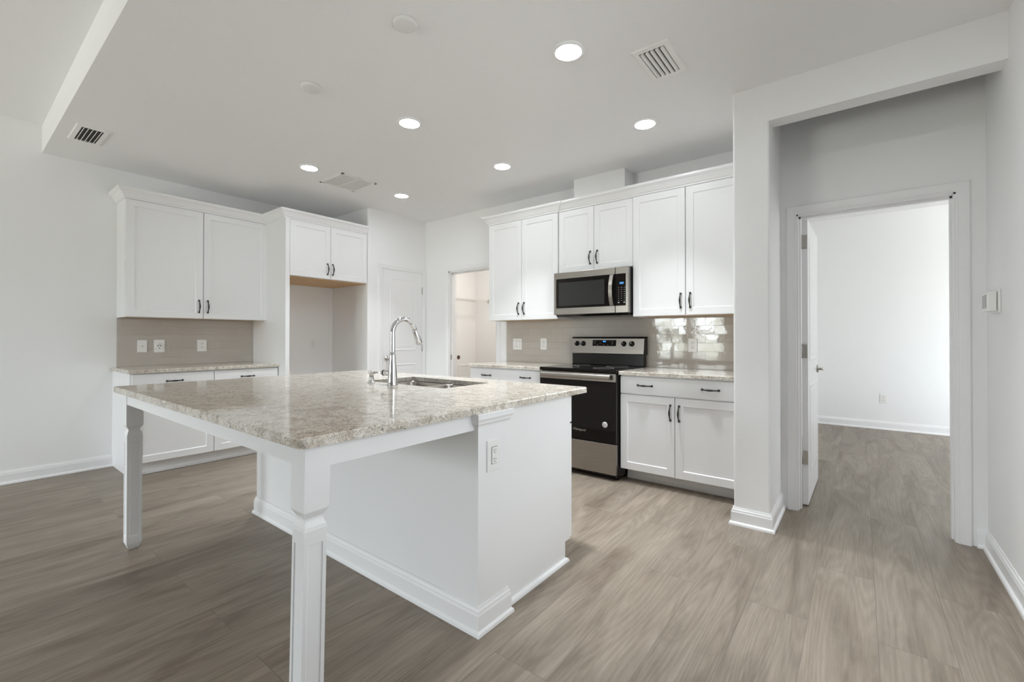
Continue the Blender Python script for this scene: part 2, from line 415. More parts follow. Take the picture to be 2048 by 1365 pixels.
# ---- setting
st(bx((-.2, YF-.2, -.1), (BX1+.2, BY+.2, 0)).build('floor', FLOOR))
st(bx((-.12, YE, ZC), (XR+.12, .12, ZC+.12)).build('ceiling', CEIL))
st(bx((-.12, YF-.12, ZL), (XR+.12, YE, ZL+.1)).build('ceiling', CEIL))
st(bx((-.12, YE, ZC+.12), (XR+.12, YE+.1, ZL+.1)).build('wall_ceiling_drop', WALL))
st(bx((BX0, YD+.12, 2.81), (BX1, BY, 2.9)).build('ceiling', CEIL))
st(bx((LX0, .12, 2.7), (LX1, LY, 2.8)).build('ceiling', CEIL))
st(bx((-.12, YF-.12, 0), (0, 0, ZL)).build('wall_left', WALL))
RW = (-3.75, -1.95, .75, 2.25)       # window in the right wall, out of frame beside the camera
w = MB(); w.box((XR, RW[1], 0), (XR+.12, YD, ZL)); w.box((XR, YF-.12, 0), (XR+.12, RW[0], ZL)); w.box((XR, RW[0], RW[3]), (XR+.12, RW[1], ZL)); w.box((XR, RW[0], 0), (XR+.12, RW[1], RW[2]))
st(w.build('wall_right', WALL))
gd = bpy.data.objects.new('window_3', None); COL.objects.link(gd); gd.location = (XR, -2.85, .75); WORLD_POS[gd.name] = Vector(gd.location); st(gd)
f = MB(); x0, x1 = XR+.03, XR+.08
f.box((x0, RW[0], RW[2]), (x1, RW[0]+.05, RW[3])); f.box((x0, RW[1]-.05, RW[2]), (x1, RW[1], RW[3])); f.box((x0, RW[0], RW[2]), (x1, RW[1], RW[2]+.05)); f.box((x0, RW[0], RW[3]-.05), (x1, RW[1], RW[3])); f.box((x0, -2.875, RW[2]), (x1, -2.825, RW[3])); f.build('window_frame', TRIM, gd)
bx((XR+.052, RW[0]+.05, RW[2]+.05), (XR+.058, RW[1]-.05, RW[3]-.05)).build('pane', GLASS, gd)
w = MB(); w.box((XP, .0, 0), (L0, .12, ZC)); w.box((L1, 0, 0), (XW1, .12, ZC)); w.box((L0, 0, DZ), (L1, .12, ZC))
st(w.build('wall_back', WALL))
# pantry block with a soft corner
pr = [(0, 0), (0, YS)]
for k in range(7):
    a = R(-90+90*k/6); pr.append((XP-.02+.02*math.cos(a), YS+.02+.02*math.sin(a)))
pr += [(XP, 0)]
q = MB(); q.rings([[(x, y, z) for x, y in pr] for z in (0, ZC)])
st(q.build('wall_pantry', WALL))
# wing wall between kitchen and hall, soft outer corners
lc = [(XW0+.015+.015*math.cos(R(180+18*k)), YW+.015+.015*math.sin(R(180+18*k))) for k in range(6)]
rc = [(XW1-.015+.015*math.cos(R(270+18*k)), YW+.015+.015*math.sin(R(270+18*k))) for k in range(6)]
q = MB()
q.rings([[(x, y, z) for x, y in [(XW0, 0)]+lc+rc+[(XW1, 0)]] for z in (0, ZH)])
q.rings([[(x, y, z) for x, y in [(XW0, 0)]+lc+[(XR, YW), (XR, YWI), (XW1, YWI), (XW1, 0)]] for z in (ZH, ZC)])
st(q.build('wall_wing', WALL))
w = MB(); w.box((XW1, YD, 0), (D0, YD+.12, ZC)); w.box((D1, YD, 0), (XR+.12, YD+.12, ZC)); w.box((D0, YD, 2.046), (D1, YD+.12, ZC))
w.box((XR+.12, YD, 0), (BX1+.12, YD+.12, 2.9))
st(w.build('wall_hall', WALL))
st(bx((XW1, YWI, ZC), (XR, YD, ZC+.1)).build('ceiling', CEIL))
st(bx((BX0-.12, YD+.45, 0), (BX0, BY+.12, 2.9)).build('wall_bedroom_left', WALL))
st(bx((BX0, BY, 0), (BX1, BY+.12, 2.9)).build('wall_bedroom_back', WALL))
w = MB(); w.box((BX1, YD+.12, 0), (BX1+.12, .4, 2.9)); w.box((BX1, 2.6, 0), (BX1+.12, BY+.12, 2.9)); w.box((BX1, .4, 0), (BX1+.12, 2.6, .7)); w.box((BX1, .4, 2.3), (BX1+.12, 2.6, 2.9))
st(w.build('wall_bedroom_right', WALL))
st(bx((LX0-.12, .12, 0), (LX0, LY+.12, 2.8)).build('wall_laundry_left', WALL))
st(bx((LX0, LY, 0), (LX1, LY+.12, 2.8)).build('wall_laundry_back', WALL))
st(bx((LX1, .12, 0), (LX1+.12, LY+.12, 2.8)).build('wall_laundry_right', WALL))
st(bx((3.236, -.209, 2.44), (3.772, 0, ZC)).build('wall_vent_chase', CAB))
# window wall behind the camera
w = MB(); xs = [0]+[v for a, b, z in WX for v in (a, b)]+[XR]
for a, b in zip(xs[::2], xs[1::2]): w.box((a, YF-.12, 0), (b, YF, ZL))
for a, b, z in WX: w.box((a, YF-.12, 0), (b, YF, z)); w.box((a, YF-.12, WZ1), (b, YF, ZL))
st(w.build('wall_front', WALL))
for i, (a, b, WZ0) in enumerate(WX):
    root = bpy.data.objects.new('window_%d' % (i+1), None); COL.objects.link(root); root.location = ((a+b)/2, YF, WZ0); WORLD_POS[root.name] = Vector(root.location); st(root)
    f = MB(); y0, y1 = YF-.09, YF-.03; zm = (WZ0+WZ1)/2
    f.box((a, y0, WZ0), (a+.05, y1, WZ1)); f.box((b-.05, y0, WZ0), (b, y1, WZ1)); f.box((a, y0, WZ0), (b, y1, WZ0+.05)); f.box((a, y0, WZ1-.05), (b, y1, WZ1)); f.box((a, y0, zm-.03), (b, y1, zm+.03))
    f.build('window_frame', TRIM, root)
    bx((a+.05, YF-.064, WZ0+.05), (b-.05, YF-.058, WZ1-.05)).build('pane', GLASS, root)

# ---- mouldings
BASE = [(0, 0), (.026, 0), (.024, .012), (.018, .019), (.014, .020), (.014, .078), (.011, .086), (.011, .092), (.006, .100), (.004, .108), (0, .108)]
def base(name, path, prof=BASE): return st(MB().sweep(path, prof).build(name, TRIM))
base('baseboard_left', [(0, YF), (0, -3.075)][::1], BASE)
base('baseboard_right', [(XR, YD), (XR, YF)])
base('baseboard_wing', [(XW0, -.46), (XW0, YW), (XW1, YW), (XW1, YD)][::1])
base('baseboard_bedroom', [(BX0, .6), (BX0, BY), (BX1, BY)])
base('baseboard_hall', [(5.998, YD), (XR, YD)])
CAS = [(0, .0), (0, .009), (.006, .012), (.010, .010), (.014, .012), (.040, .016), (.052, .017), (.058, .013), (.060, 0)]
def casing(name, emb, w0, w1, z1):
    """runs up, over and down around an opening; profile goes outward"""
    m = MB(); m.sweep([(w1, 0.0), (w1, z1), (w0, z1), (w0, 0.0)], CAS, emb=emb)
    return m
c = casing('t', lambda p, h: (p[0], YD-h, p[1]), D0+.006, D1-.006, 2.040)
t1 = st(c.build('trim_1', TRIM))
j = MB(); j.box((D0, YD, 0), (D0+.016, YD+.12, 2.046)); j.box((D1-.016, YD, 0), (D1, YD+.12, 2.046)); j.box((D0, YD, 2.03), (D1, YD+.12, 2.046))
j.box((D0+.016, YD+.045, 0), (D0+.027, YD+.08, 2.03)); j.box((D1-.027, YD+.045, 0), (D1-.016, YD+.08, 2.03)); j.box((D0, YD+.045, 2.019), (D1, YD+.08, 2.03))
j.build('door_jamb', TRIM, t1)
c = casing('t', lambda p, h: (p[0], -h, p[1]), L0, L1+.01, DZ)
t2 = st(c.build('trim_2', TRIM))
j = MB(); j.box((L0, 0, 0), (L0+.018, .12, DZ)); j.box((L1-.008, 0, 0), (L1+.01, .12, DZ)); j.box((L0, 0, DZ-.018), (L1, .12, DZ))
j.box((L0+.018, .045, 0), (L0+.03, .08, DZ-.018)); j.box((L0, .045, DZ-.03), (L1, .08, DZ-.018))
j.build('door_jamb', TRIM, t2)
bx((L0+.017, .012, .90), (L0+.0195, .042, .965), .0005).build('strike_plate', NICKEL, t2)
Q0, Q1, QZ = -.690, -.070, 2.052
c = casing('t', lambda p, h: (XP+h, p[0], p[1]), Q0-.012, Q1+.008, QZ)
st(c.build('trim_3', TRIM))

def panel_door(name, fr, w0, w1, z0, z1, o0, o1, panels):
    m = MB(fr)
    m.box((w0, o0, z0), (w1, o1, z1), .001)
    root = m.build(name, TRIM); st(root)
    for side, s in ((o1, 1), (o0, -1)):
        for a, b, c_, d in panels:
            p = MB(fr)
            def ring(i, h): return [(a+i, side+s*h, c_+i), (b-i, side+s*h, c_+i), (b-i, side+s*h, d-i), (a+i, side+s*h, d-i)]
            p.rings([ring(0, 0.0), ring(.004, .004), ring(.012, .0045), ring(.024, .001), ring(.034, .001), ring(.060, .0035)], cap0=False)
            p.build('raised_panel', TRIM, root)
    return root
# pantry door (closed)
d1 = panel_door('door_1', FL, Q0, Q1, .012, 2.045, XP-.01, XP+.006, [(-.585, -.175, 1.02, 1.945), (-.585, -.175, .22, .85)])
k = MB(); k.lathe([(.030, 0), (.030, .006), (.012, .010), (.012, .030), (.020, .036), (.027, .048), (.027, .056), (.018, .066), (.0, .068)], (XP+.006, -.640, .931), 'x'); k.build('knob', NICKEL, d1)
for z in (.22, 1.05, 1.82):
    h = bx((XP+.003, -.072, z-.045), (XP+.010, -.052, z+.045), .001); h.lathe([(.007, -.048), (.007, .048)], (XP+.012, -.064, z), 'z', 12); h.build('hinge', NICKEL, d1)
# bedroom door, swung into the room on the left jamb
FD = Frame((D0+.022, YD+.122, 0), (.012, .99993, 0), (.99993, -.012, 0))
d2 = panel_door('door_2', FD, .004, .766, .012, 2.030, .003, .038, [(.11, .66, 1.02, 1.92), (.11, .66, .22, .85)])
for z in (.345, 1.095, 1.87):
    h = MB(FD); h.box((-.001, .006, z-.048), (.0045, .036, z+.048), .001); h.lathe([(.006, -.05), (.006, .05)], (-.003, .002, z), 'z', 12); h.build('hinge', NICKEL, d2)
k = MB(FD)
k.lathe([(.032, .038), (.032, .046), (.012, .050), (.011, .085), (.0, .087)], (.700, 0, .935), 'y', 24)
k.tube([(.700, .078, .935), (.66, .081, .935), (.59, .080, .933)], [.009, .008, .007], 10)
k.lathe([(.032, .003), (.032, -.005), (.012, -.009), (.011, -.044), (.0, -.046)], (.700, 0, .935), 'y', 24)
k.tube([(.700, -.037, .935), (.66, -.040, .935), (.59, -.039, .933)], [.009, .008, .007], 10)
k.build('lever_handle', NICKEL, d2)

# ------------------------------------------------------------------ tile
def backsplash(a, b, fr, m, label):
    return tag(bx(a, b, 0, fr).build('backsplash', m), label, 'backsplash')
backsplash((-3.066, .001, .914), (-1.882, .008, 1.40), FL, TILE_Y, 'taupe glazed subway tile backsplash on left wall, behind three white plates')
backsplash((2.217, .001, .914), (XW0-.002, .008, 1.42), FS, TILE_X, 'taupe glossy subway tile backsplash running behind the range, mirroring windows')

# ------------------------------------------------------------------ cabinets
def pull(fr, w, o, z, vertical=True, L=.115, parent=None):
    m = MB(fr); pts, rad = [], []
    n = 16
    for i in range(n+1):
        u = i/n; s = (u-.5)*L
        h = .006+.024*math.sin(math.pi*u)**.75
        pts.append((w, o+h, z+s) if vertical else (w+s, o+h, z)); rad.append(.0044+.0034*math.exp(-((u-.5)/.2)**2)+.0025*(math.exp(-(u/.07)**2)+math.exp(-((1-u)/.07)**2)))
    m.tube(pts, rad, 10)
    for s in (-.5, .5):
        c_ = (w, o, z+s*L) if vertical else (w+s*L, o, z)
        m.lathe([(.0085, 0), (.0095, .004), (.0075, .010), (.002, .014)], c_, 'y', 14)
    return m.build('handle', PEWTER, parent)
def wall_cabinet(fr, w0, w1, z0, z1, depth, label, loc, doors, name='wall_cabinet', hz=None, hside=None):
    t = thing(name, fr((loc, 0, z0)), label, 'cabinet')
    b = MB(fr); b.box((w0, .001, z0+.012), (w1, depth-.021, z1+.02), .001)
    b.build('body', CAB, t)
    bx((w0+.016, .009, z0+.0045), (w1-.016, depth-.040, z0+.0125), 0, fr).build('underside', PLY, t)['label'] = 'bare birch plywood underside'
    rail = MB(fr); rail.box((w0, depth-.040, z0), (w1, depth-.021, z0+.012)); rail.box((w0, .009, z0), (w0+.016, depth-.04, z0+.012)); rail.box((w1-.016, .009, z0), (w1, depth-.04, z0+.012)); rail.build('bottom_rail', CAB, t)
    for a, c_, side in doors:
        d = MB(fr).shaker(a, c_, z0+.003, z1, depth-.020, depth).build('door', CAB, t)
        pull(fr, c_-.034 if side > 0 else a+.034, depth, (hz or z0+.122), True, parent=d)
    return t
ZU, ZT = 1.375, 2.432
wall_cabinet(FL, -3.070, -1.862, ZU, ZT, .331, 'white two-door wall cabinet over the taupe tile on left wall', -2.47, [(-3.067, -2.475, 1), (-2.468, -1.868, -1)])
wall_cabinet(FS, 2.213, 3.113, ZU, ZT, .318, 'white two-door wall cabinet between laundry doorway and microwave', 2.66, [(2.216, 2.663, 1), (2.668, 3.112, -1)])
wall_cabinet(FS, 3.116, 3.890, 1.822, ZT, .304, 'short white two-door cabinet directly above the microwave', 3.5, [(3.121, 3.502, 1), (3.507, 3.888, -1)], hz=1.947)
wall_cabinet(FS, 3.893, XW0-.004, ZU, ZT, .318, 'white two-door wall cabinet between microwave and hall wing wall', 4.36, [(3.896, 4.343, 1), (4.351, 4.828, -1)])
# refrigerator surround
fz0, fd = 1.842, .784
t = thing('refrigerator_cabinet', (fd/2, -1.39, 0), 'white tall surround with short two-door cabinet over the empty refrigerator recess', 'cabinet')
bx((-1.859, .002, fz0), (YS-.003, fd-.021, ZT+.02), .001, FL).build('body', CAB, t)
bx((-1.855, .02, fz0-.008), (YS-.006, fd-.03, fz0-.001), 0, FL).build('underside', PLY, t)['label'] = 'bare birch plywood underside'
bx((-1.879, .0015, 0.0), (-1.860, fd-.018, ZT+.02), .001, FL).build('side_panel', CAB, t)
bx((-1.880, fd-.018, 0.0), (-1.838, fd-.001, ZT+.01), .001, FL).build('face_stile', CAB, t)
for a, c_, side in ((-1.835, -1.383, 1), (-1.377, -.912, -1)):
    d = MB(FL).shaker(a, c_, fz0+.003, ZT, fd-.020, fd).build('door', CAB, t)
    pull(FL, c_-.036 if side > 0 else a+.020, fd, 1.953, True, parent=d)

def base_cabinet(fr, w0, w1, depth, label, drawers, doors, toe, name='base_cabinet', end_shoe=None):
    t = thing(name, fr(((w0+w1)/2, depth/2, 0)), label, 'cabinet')
    bx((w0, .001, .105), (w1, depth-.021, .882), .001, fr).build('body', CAB, t)
    k = MB(fr); k.box((w0+.004, .001, 0), (w1-.004, toe, .105)); k.build('toe_kick', CAB, t)
    s_ = MB(fr); s_.box((w0+.004, toe, 0), (w1-.004, toe+.009, .030), .003); s_.build('shoe_molding', TRIM, t)
    for a, c_, hs in drawers:
        d = MB(fr).box((a, depth-.020, .732), (c_, depth, .872), .0025).build('drawer', CAB, t)
        for h in hs: pull(fr, h, depth, .805, False, parent=d)
    for a, c_, side in doors:
        d = MB(fr).shaker(a, c_, .112, .724, depth-.020, depth).build('door', CAB, t)
        pull(fr, c_-.030 if side > 0 else a+.030, depth, .608, True, parent=d)
    return t
base_cabinet(FL, -3.095, -1.884, .633, 'white two-door two-drawer base cabinet along the left wall', [(-3.082, -2.477, [-2.785]), (-2.471, -1.888, [-2.180])], [(-3.082, -2.477, 1), (-2.471, -1.888, -1)], .560)
base_cabinet(FS, 2.217, 3.134, .625, 'white base cabinet left of the range, beside the laundry doorway', [(2.222, 3.130, [2.446, 2.942])], [(2.222, 2.674, 1), (2.679, 3.130, -1)], .50)
base_cabinet(FS, 3.906, XW0-.004, .612, 'white base cabinet right of the range, one wide drawer over two doors', [(3.909, 4.828, [4.118, 4.612])], [(3.909, 4.350, 1), (4.356, 4.828, -1)], .47)
# left cabinet end returns to the floor as a panel with its own shoe
def top(name, r, label, z0=.884, z1=.914):
    return tag(MB().slab(rrect(*r), None, z0, z1).build(name, GRAN), label, 'countertop')
top('countertop', (.009, -3.110, .649, -1.881, .006), 'speckled granite countertop on the left wall base cabinet')
top('countertop', (2.204, -.642, 3.137, -.009, .006), 'short granite countertop left of the range')
top('countertop', (3.903, -.642, XW0-.003, -.009, .006), 'granite countertop right of the range, running to the wing wall')
# crown
CROWN = [(-.003, 2.436), (.004, 2.436), (.010, 2.440), (.010, 2.450), (.018, 2.455), (.026, 2.470), (.042, 2.494), (.052, 2.502), (.056, 2.506), (.060, 2.512), (.060, 2.528), (-.003, 2.528)]
tag(MB().sweep([(.003, -3.071), (.318, -3.071), (.318, -1.881), (.768, -1.881), (.768, YS-.003)], CROWN).build('crown_molding', TRIM), 'white crown molding along top of the left wall cabinets', 'molding')
tag(MB().sweep([(2.212, -.003), (2.212, -.308), (3.1145, -.308), (3.1145, -.296), (3.8915, -.296), (3.8915, -.308), (XW0-.002, -.308)], CROWN).build('crown_molding', TRIM), 'white crown molding along top of the cabinets over the range', 'molding')

# ------------------------------------------------------------------ island
IX0, IX1, IY0, IY1 = 2.146, 4.274, -3.483, -1.849
isl = thing('kitchen_island', (3.25, -2.6, 0), 'white kitchen island with two panelled legs holding up the large granite top', 'island')
b = MB()
b.box((2.236, -2.753, 0), (4.236, -2.66, .882)); b.box((2.236, -2.66, .10), (2.252, -1.985, .882)); b.box((4.216, -2.66, .105), (4.236, -1.985, .882)); b.box((2.252, -2.66, .10), (4.216, -1.985, .12)); b.box((2.252, -2.005, .10), (4.216, -1.985, .13)); b.box((2.252, -2.005, .86), (4.216, -1.985, .882))
b.box((2.240, -2.66, 0), (4.236, -2.035, .105))
b.build('body', CAB, isl)
for x0, x1 in ((4.08, 4.266),):
    b = MB(); b.box((x0, -2.755, 0), (x1, -2.565, .882), .001); b.build('pilaster', CAB, isl)
CAP = [(0, .830), (.004, .830), (.006, .836), (.012, .842), (.014, .852), (.020, .862), (.020, .883), (0, .883)]
MB().sweep([(4.08, -2.755), (4.266, -2.755), (4.266, -2.565), (4.236, -2.565)], CAP).build('capital_molding', TRIM, isl)
IB = [(0, 0), (.022, 0), (.020, .012), (.014, .019), (.012, .020), (.012, .078), (.009, .088), (.009, .094), (.004, .102), (.003, .110), (0, .110)]
MB().sweep([(2.236, -2.665), (2.236, -2.755), (4.266, -2.755), (4.266, -2.565), (4.236, -2.565)], IB).build('base_molding', TRIM, isl)
SH = [(0, 0), (.017, 0), (.017, .006), (.014, .014), (.007, .019), (0, .020)]
MB().sweep([(4.236, -2.555), (4.236, -2.035), (2.24, -2.035), (2.24, -2.66)], SH).build('shoe_molding', TRIM, isl)
FI = Frame((0, -1.985, 0), (1, 0, 0), (0, 1, 0))
for a, c_, side in ((2.236, 2.72, 1), (2.725, 3.335, 1), (3.34, 3.78, -1), (3.785, 4.234, -1)):
    d = MB(FI).shaker(a, c_, .112, .724, .002, .022).build('door', CAB, isl)
    pull(FI, c_-.03 if side > 0 else a+.03, .022, .60, True, parent=d)
    dd = MB(FI).box((a, .002, .732), (c_, .022, .872), .002).build('drawer_front', CAB, isl)
    if not (2.9 < (a+c_)/2 < 3.6): pull(FI, (a+c_)/2, .022, .805, False, parent=dd)
def island_leg(cx, cy, lean=(0, 0)):
    h = .038; g = MB()
    def sq(r, z):
        k = (.882-z); ox, oy = cx+lean[0]*k, cy+lean[1]*k
        return [(ox-r, oy-r, z), (ox+r, oy-r, z), (ox+r, oy+r, z), (ox-r, oy+r, z)]
    z0, z1, r = .032, .640, h-.004
    g.rings([sq(.022, 0), sq(r, z0)], cap1=False)
    g.rings([sq(r, z1), sq(h-.0045, .642), sq(h-.006, .650), sq(h-.011, .664), sq(h-.012, .668), sq(h-.012, .674), sq(h-.001, .694), sq(h, .698), sq(h, .882)], cap0=False)
    for nx, ny in ((1, 0), (-1, 0), (0, 1), (0, -1)):       # shaft: a recessed flat panel on every face
        tx, ty = -ny, nx
        def P(s_, z, o):
            k = .882-z; return (cx+lean[0]*k+nx*(r+o)+tx*s_, cy+lean[1]*k+ny*(r+o)+ty*s_, z)
        def fr(i, j, o): return [P(-r+i, z0+j, o), P(r-i, z0+j, o), P(r-i, z1-j, o), P(-r+i, z1-j, o)]
        g.rings([fr(0, 0, 0), fr(.0115, .040, 0), fr(.0120, .0405, -.0028), fr(.0155, .044, -.0040)], cap0=False)
    return g.build('leg', CAB, isl)
island_leg(4.213, -3.419, (-.012, -.012))
island_leg(2.212, -3.405)
b = MB(); b.box((2.250, -3.440, .815), (4.175, -3.418, .882)); b.build('apron', CAB, isl)
b = MB(); b.box((4.222, -3.381, .815), (4.244, -2.755, .882)); b.build('apron', CAB, isl)
b = MB(); b.box((2.182, -3.367, .815), (2.204, -2.755, .882)); b.build('apron', CAB, isl)
# top with the sink cut-out
SX0, SX1, SY0, SY1 = 2.972, 3.690, -2.402, -2.010
tag(MB().slab(rrect(IX0, IY0, IX1, IY1, .022), rrect(SX0, SY0, SX1, SY1, .02), .884, .914, .005).build('countertop', GRAN), 'large granite island top with sink cut-out and eased edges', 'countertop')
# sink
sk = thing('sink', (3.33, -2.2, .69), 'stainless steel double-bowl undermount sink in the island top', 'sink')
def bowl(x0, x1, name):
    y0, y1 = SY0-.004, SY1+.004; f = rrect(x0, y0, x1, y1, .045, 8)
    lv = [(-.012, .8825), (0, .8825), (.003, .878), (.008, .80), (.016, .715), (.030, .702), (.06, .699)]
    m = MB(); m.rings([[(p[0], p[1], z) for p in f(i)] for i, z in lv], cap0=False, smooth=True)
    o = m.build(name, SINKST, sk)
    d = MB(); d.lathe([(.042, .0), (.042, .003), (.032, .0035), (.026, -.004), (.0, -.004)], ((x0+x1)/2, (y0+y1)/2, .7005), 'z', 24); d.build('drain', CHROME, o)
bowl(2.968, 3.318, 'bowl'); bowl(3.342, 3.694, 'bowl')
# faucet
fc = thing('faucet', (3.33, -2.464, .914), 'tall chrome gooseneck pull-down faucet behind the island sink', 'faucet')
m = MB(); m.lathe([(.031, .9145), (.031, .917), (.029, .922), (.0265, .96), (.0215, 1.03), (.0175, 1.085), (.0165, 1.104), (.015, 1.105)], (3.33, -2.464, 0), 'z', 32); m.build('body', CHROME, fc)
pts = [(3.33, -2.464, z) for z in (1.104, 1.108, 1.15, 1.19, 1.215)]; rad = [.0150, .0152, .0150, .0148, .0146]
cy_, cz_, rr_ = -2.464+.083, 1.218, .083
for k in range(1, 17):
    a = R(180-167*k/16); pts.append((3.33, cy_+rr_*math.cos(a), cz_+rr_*math.sin(a))); rad.append(.0146)
m = MB(); m.tube(pts, rad, 16); m.build('spout', CHROME, fc)
p0 = Vector(pts[-1]); dd = (Vector(pts[-1])-Vector(pts[-2])).normalized(); dd = (dd+Vector((0, .10, 0))).normalized()
m = MB(); m.tube([p0+dd*h for h in (.0005, .003, .006, .055, .085, .092)], [.0135, .0135, .0152, .0185, .0200, .0175], 18)
hd = m.build('spray_head', CHROME, fc)
m = MB(); q0 = p0+dd*.05+Vector((0, .0195, .006)); q1 = p0+dd*.088+Vector((0, .0215, .006)); m.tube([q0, (q0+q1)/2+Vector((0, .003, 0)), q1], [.003, .005, .004], 8); m.build('spray_button', GREYT, hd)
m = MB(); m.lathe([(.016, 0), (.017, -.022), (.0175, -.046), (.0175, -.062)], (3.314, -2.464, .982), 'x', 22); hv = m.build('handle', CHROME, fc)
m = MB(); m.lathe([(.0178, 0), (.0178, -.004)], (3.252, -2.464, .982), 'x', 22); m.build('collar', DARK, hv)
m = MB(); m.lathe([(.0172, 0), (.0165, -.010), (.010, -.014), (0, -.015)], (3.248, -2.464, .982), 'x', 22); m.tube([(3.240, -2.464, .982), (3.205, -2.470, .980), (3.165, -2.482, .972)], [.0045, .0036, .0030], 8); m.build('lever', CHROME, hv)
sd = thing('soap_dispenser', (3.109, -2.453, .914), 'small chrome soap dispenser beside the gooseneck faucet', 'dispenser')
m = MB(); m.lathe([(.0235, .9145), (.0235, .918), (.016, .921), (.0145, .946), (.017, .950)], (3.109, -2.453, 0), 'z', 24); m.build('base', CHROME, sd)
m = MB(); m.lathe([(.013, .950), (.013, .966), (.019, .972), (.0205, .980), (.0205, .986), (.012, .989), (0, .989)], (3.109, -2.453, 0), 'z', 24); m.tube([(3.109, -2.453, .976), (3.109, -2.43, .978), (3.109, -2.405, .972)], [.006, .005, .0045], 8); m.build('pump', CHROME, sd)

# ------------------------------------------------------------------ range
rx0, rx1 = 3.140, 3.899
rg = thing('range', ((rx0+rx1)/2, -.36, 0), 'black and stainless electric range between the two short granite counters', 'range')
b = MB(); b.box((rx0, -.635, .03), (rx1, -.012, .905)); b.build('body', BLACKE, rg)
for x in (rx0+.04, rx1-.04):
    for y in (-.58, -.08): m = MB(); m.lathe([(.018, 0), (.018, .012), (.012, .032)], (x, y, 0), 'z', 14); m.build('foot', BLACKE, rg)
ct = bx((rx0-.003, -.672, .893), (rx1+.001, -.045, .922), .006).build('cooktop', BLACKG, rg)
for x, y, r in ((3.33, -.50, .115), (3.70, -.50, .09), (3.33, -.22, .08), (3.70, -.22, .10)):
    m = MB(); m.lathe([(r, .9221), (r, .9224), (r-.004, .9224), (r-.004, .9221)], (x, y, 0), 'z', 40, cap0=False, cap1=False); m.build('burner_ring', GREYT, ct)
od = thing('x', (0, 0, 0), '', ''); bpy.data.objects.remove(od)
od = bx((rx0+.003, -.672, .312), (rx1-.003, -.636, .888), .004).build('oven_door', BLACKG, rg)
bx((rx0+.003, -.6745, .822), (rx1-.003, -.668, .888), .002).build('door_trim', STEEL, od)
hb = MB(); pfh = [(-.703, .838)]+[(-.706-.013*math.sin(math.pi*(k+.5)/10)**.8, .838+.042*k/9) for k in range(10)]+[(-.703, .880)]
hb.rings([[(x, y, z) for y, z in pfh] for x in (rx0+.040, rx1-.040)])
for x in (rx0+.075, rx1-.075): hb.box((x-.014, -.704, .846), (x+.014, -.672, .872), .003)
hb.build('handle', STEEL, od)
wm = MB(); wm.rings([[(rx0+.10, -.6722, .42), (rx1-.10, -.6722, .42), (rx1-.10, -.6722, .77), (rx0+.10, -.6722, .77)], [(rx0+.105, -.6728, .425), (rx1-.105, -.6728, .425), (rx1-.105, -.6728, .765), (rx0+.105, -.6728, .765)]]); wm.build('window', BLACKG, od)
sm = MB(); sm.lathe([(.0245, -.6722), (.0245, -.6730), (0, -.6730)], (3.797, 0, .463), 'y', 28); sk_ = sm.build('sticker', STICK, od)
for i, s_ in enumerate(('CARE FOR', 'STEEL &', 'GLASS TOP')): text_mesh(s_, .0075, GREYT, od, (3.797, -.6734, .474-.010*i), (1, 0, 0), (0, 0, 1), 'print')
text_mesh('Whirlpool', .030, NICKEL, od, (3.555, -.6724, .395), (1, 0, 0), (0, 0, 1))
bx((rx0+.003, -.668, .052), (rx1-.003, -.636, .306), .004).build('drawer', STEEL, rg)
bg = MB(); bg.box((rx0, -.075, .922), (rx1, -.012, 1.036), .004); bg.build('lower_backguard', BLACKE, rg)
pf = [(-.012, 1.030), (-.090, 1.030), (-.094, 1.036), (-.074, 1.180), (-.066, 1.190), (-.012, 1.194)]
m = MB(); m.rings([[(x, y, z) for y, z in pf] for x in (rx0-.002, rx1+.004)]); cpn = m.build('control_panel', STEEL, rg)
m = MB(); m.rings([[(x, y, z) for y, z in [(-.010, 1.028), (-.086, 1.028), (-.066, 1.196), (-.010, 1.198)]] for x in (rx1+.004, rx1+.010)]); m.rings([[(x, y, z) for y, z in [(-.010, 1.187), (-.070, 1.187), (-.066, 1.198), (-.010, 1.199)]] for x in (rx0-.002, rx1+.010)]); m.build('panel_cap', BLACKE, cpn)
def onp(x, z, o=0):   # point on the tilted front of the control panel
    f = (z-1.036)/(1.180-1.036); return (x, -.094+.020*f-o, z)
def plate_on(x0, x1, z0, z1, o, m_, nm, par):
    q = MB(); q.rings([[onp(x0, z0, -.002), onp(x1, z0, -.002), onp(x1, z1, -.002), onp(x0, z1, -.002)], [onp(x0, z0, o), onp(x1, z0, o), onp(x1, z1, o), onp(x0, z1, o)]]); return q.build(nm, m_, par)
dp = plate_on(3.375, 3.625, 1.108, 1.166, .002, BLACKG, 'display', cpn)
ndir = Vector((0, .02, .144)).normalized()
text_mesh('8:34', .017, BLUE, cpn, onp(3.502, 1.152, .0025), (1, 0, 0), ndir, 'clock_digits')
for s_, x, z in (('Bake', 3.40, 1.150), ('Broil', 3.40, 1.134), ('Warm', 3.43, 1.120), ('Timer', 3.46, 1.134), ('Start', 3.50, 1.120), ('1 2 3', 3.585, 1.150), ('4 5 6', 3.585, 1.137), ('7 8 9', 3.585, 1.124), ('Off', 3.54, 1.120)):
    text_mesh(s_, .0072, GREYT, cpn, onp(x, z, .0024), (1, 0, 0), ndir, 'print')
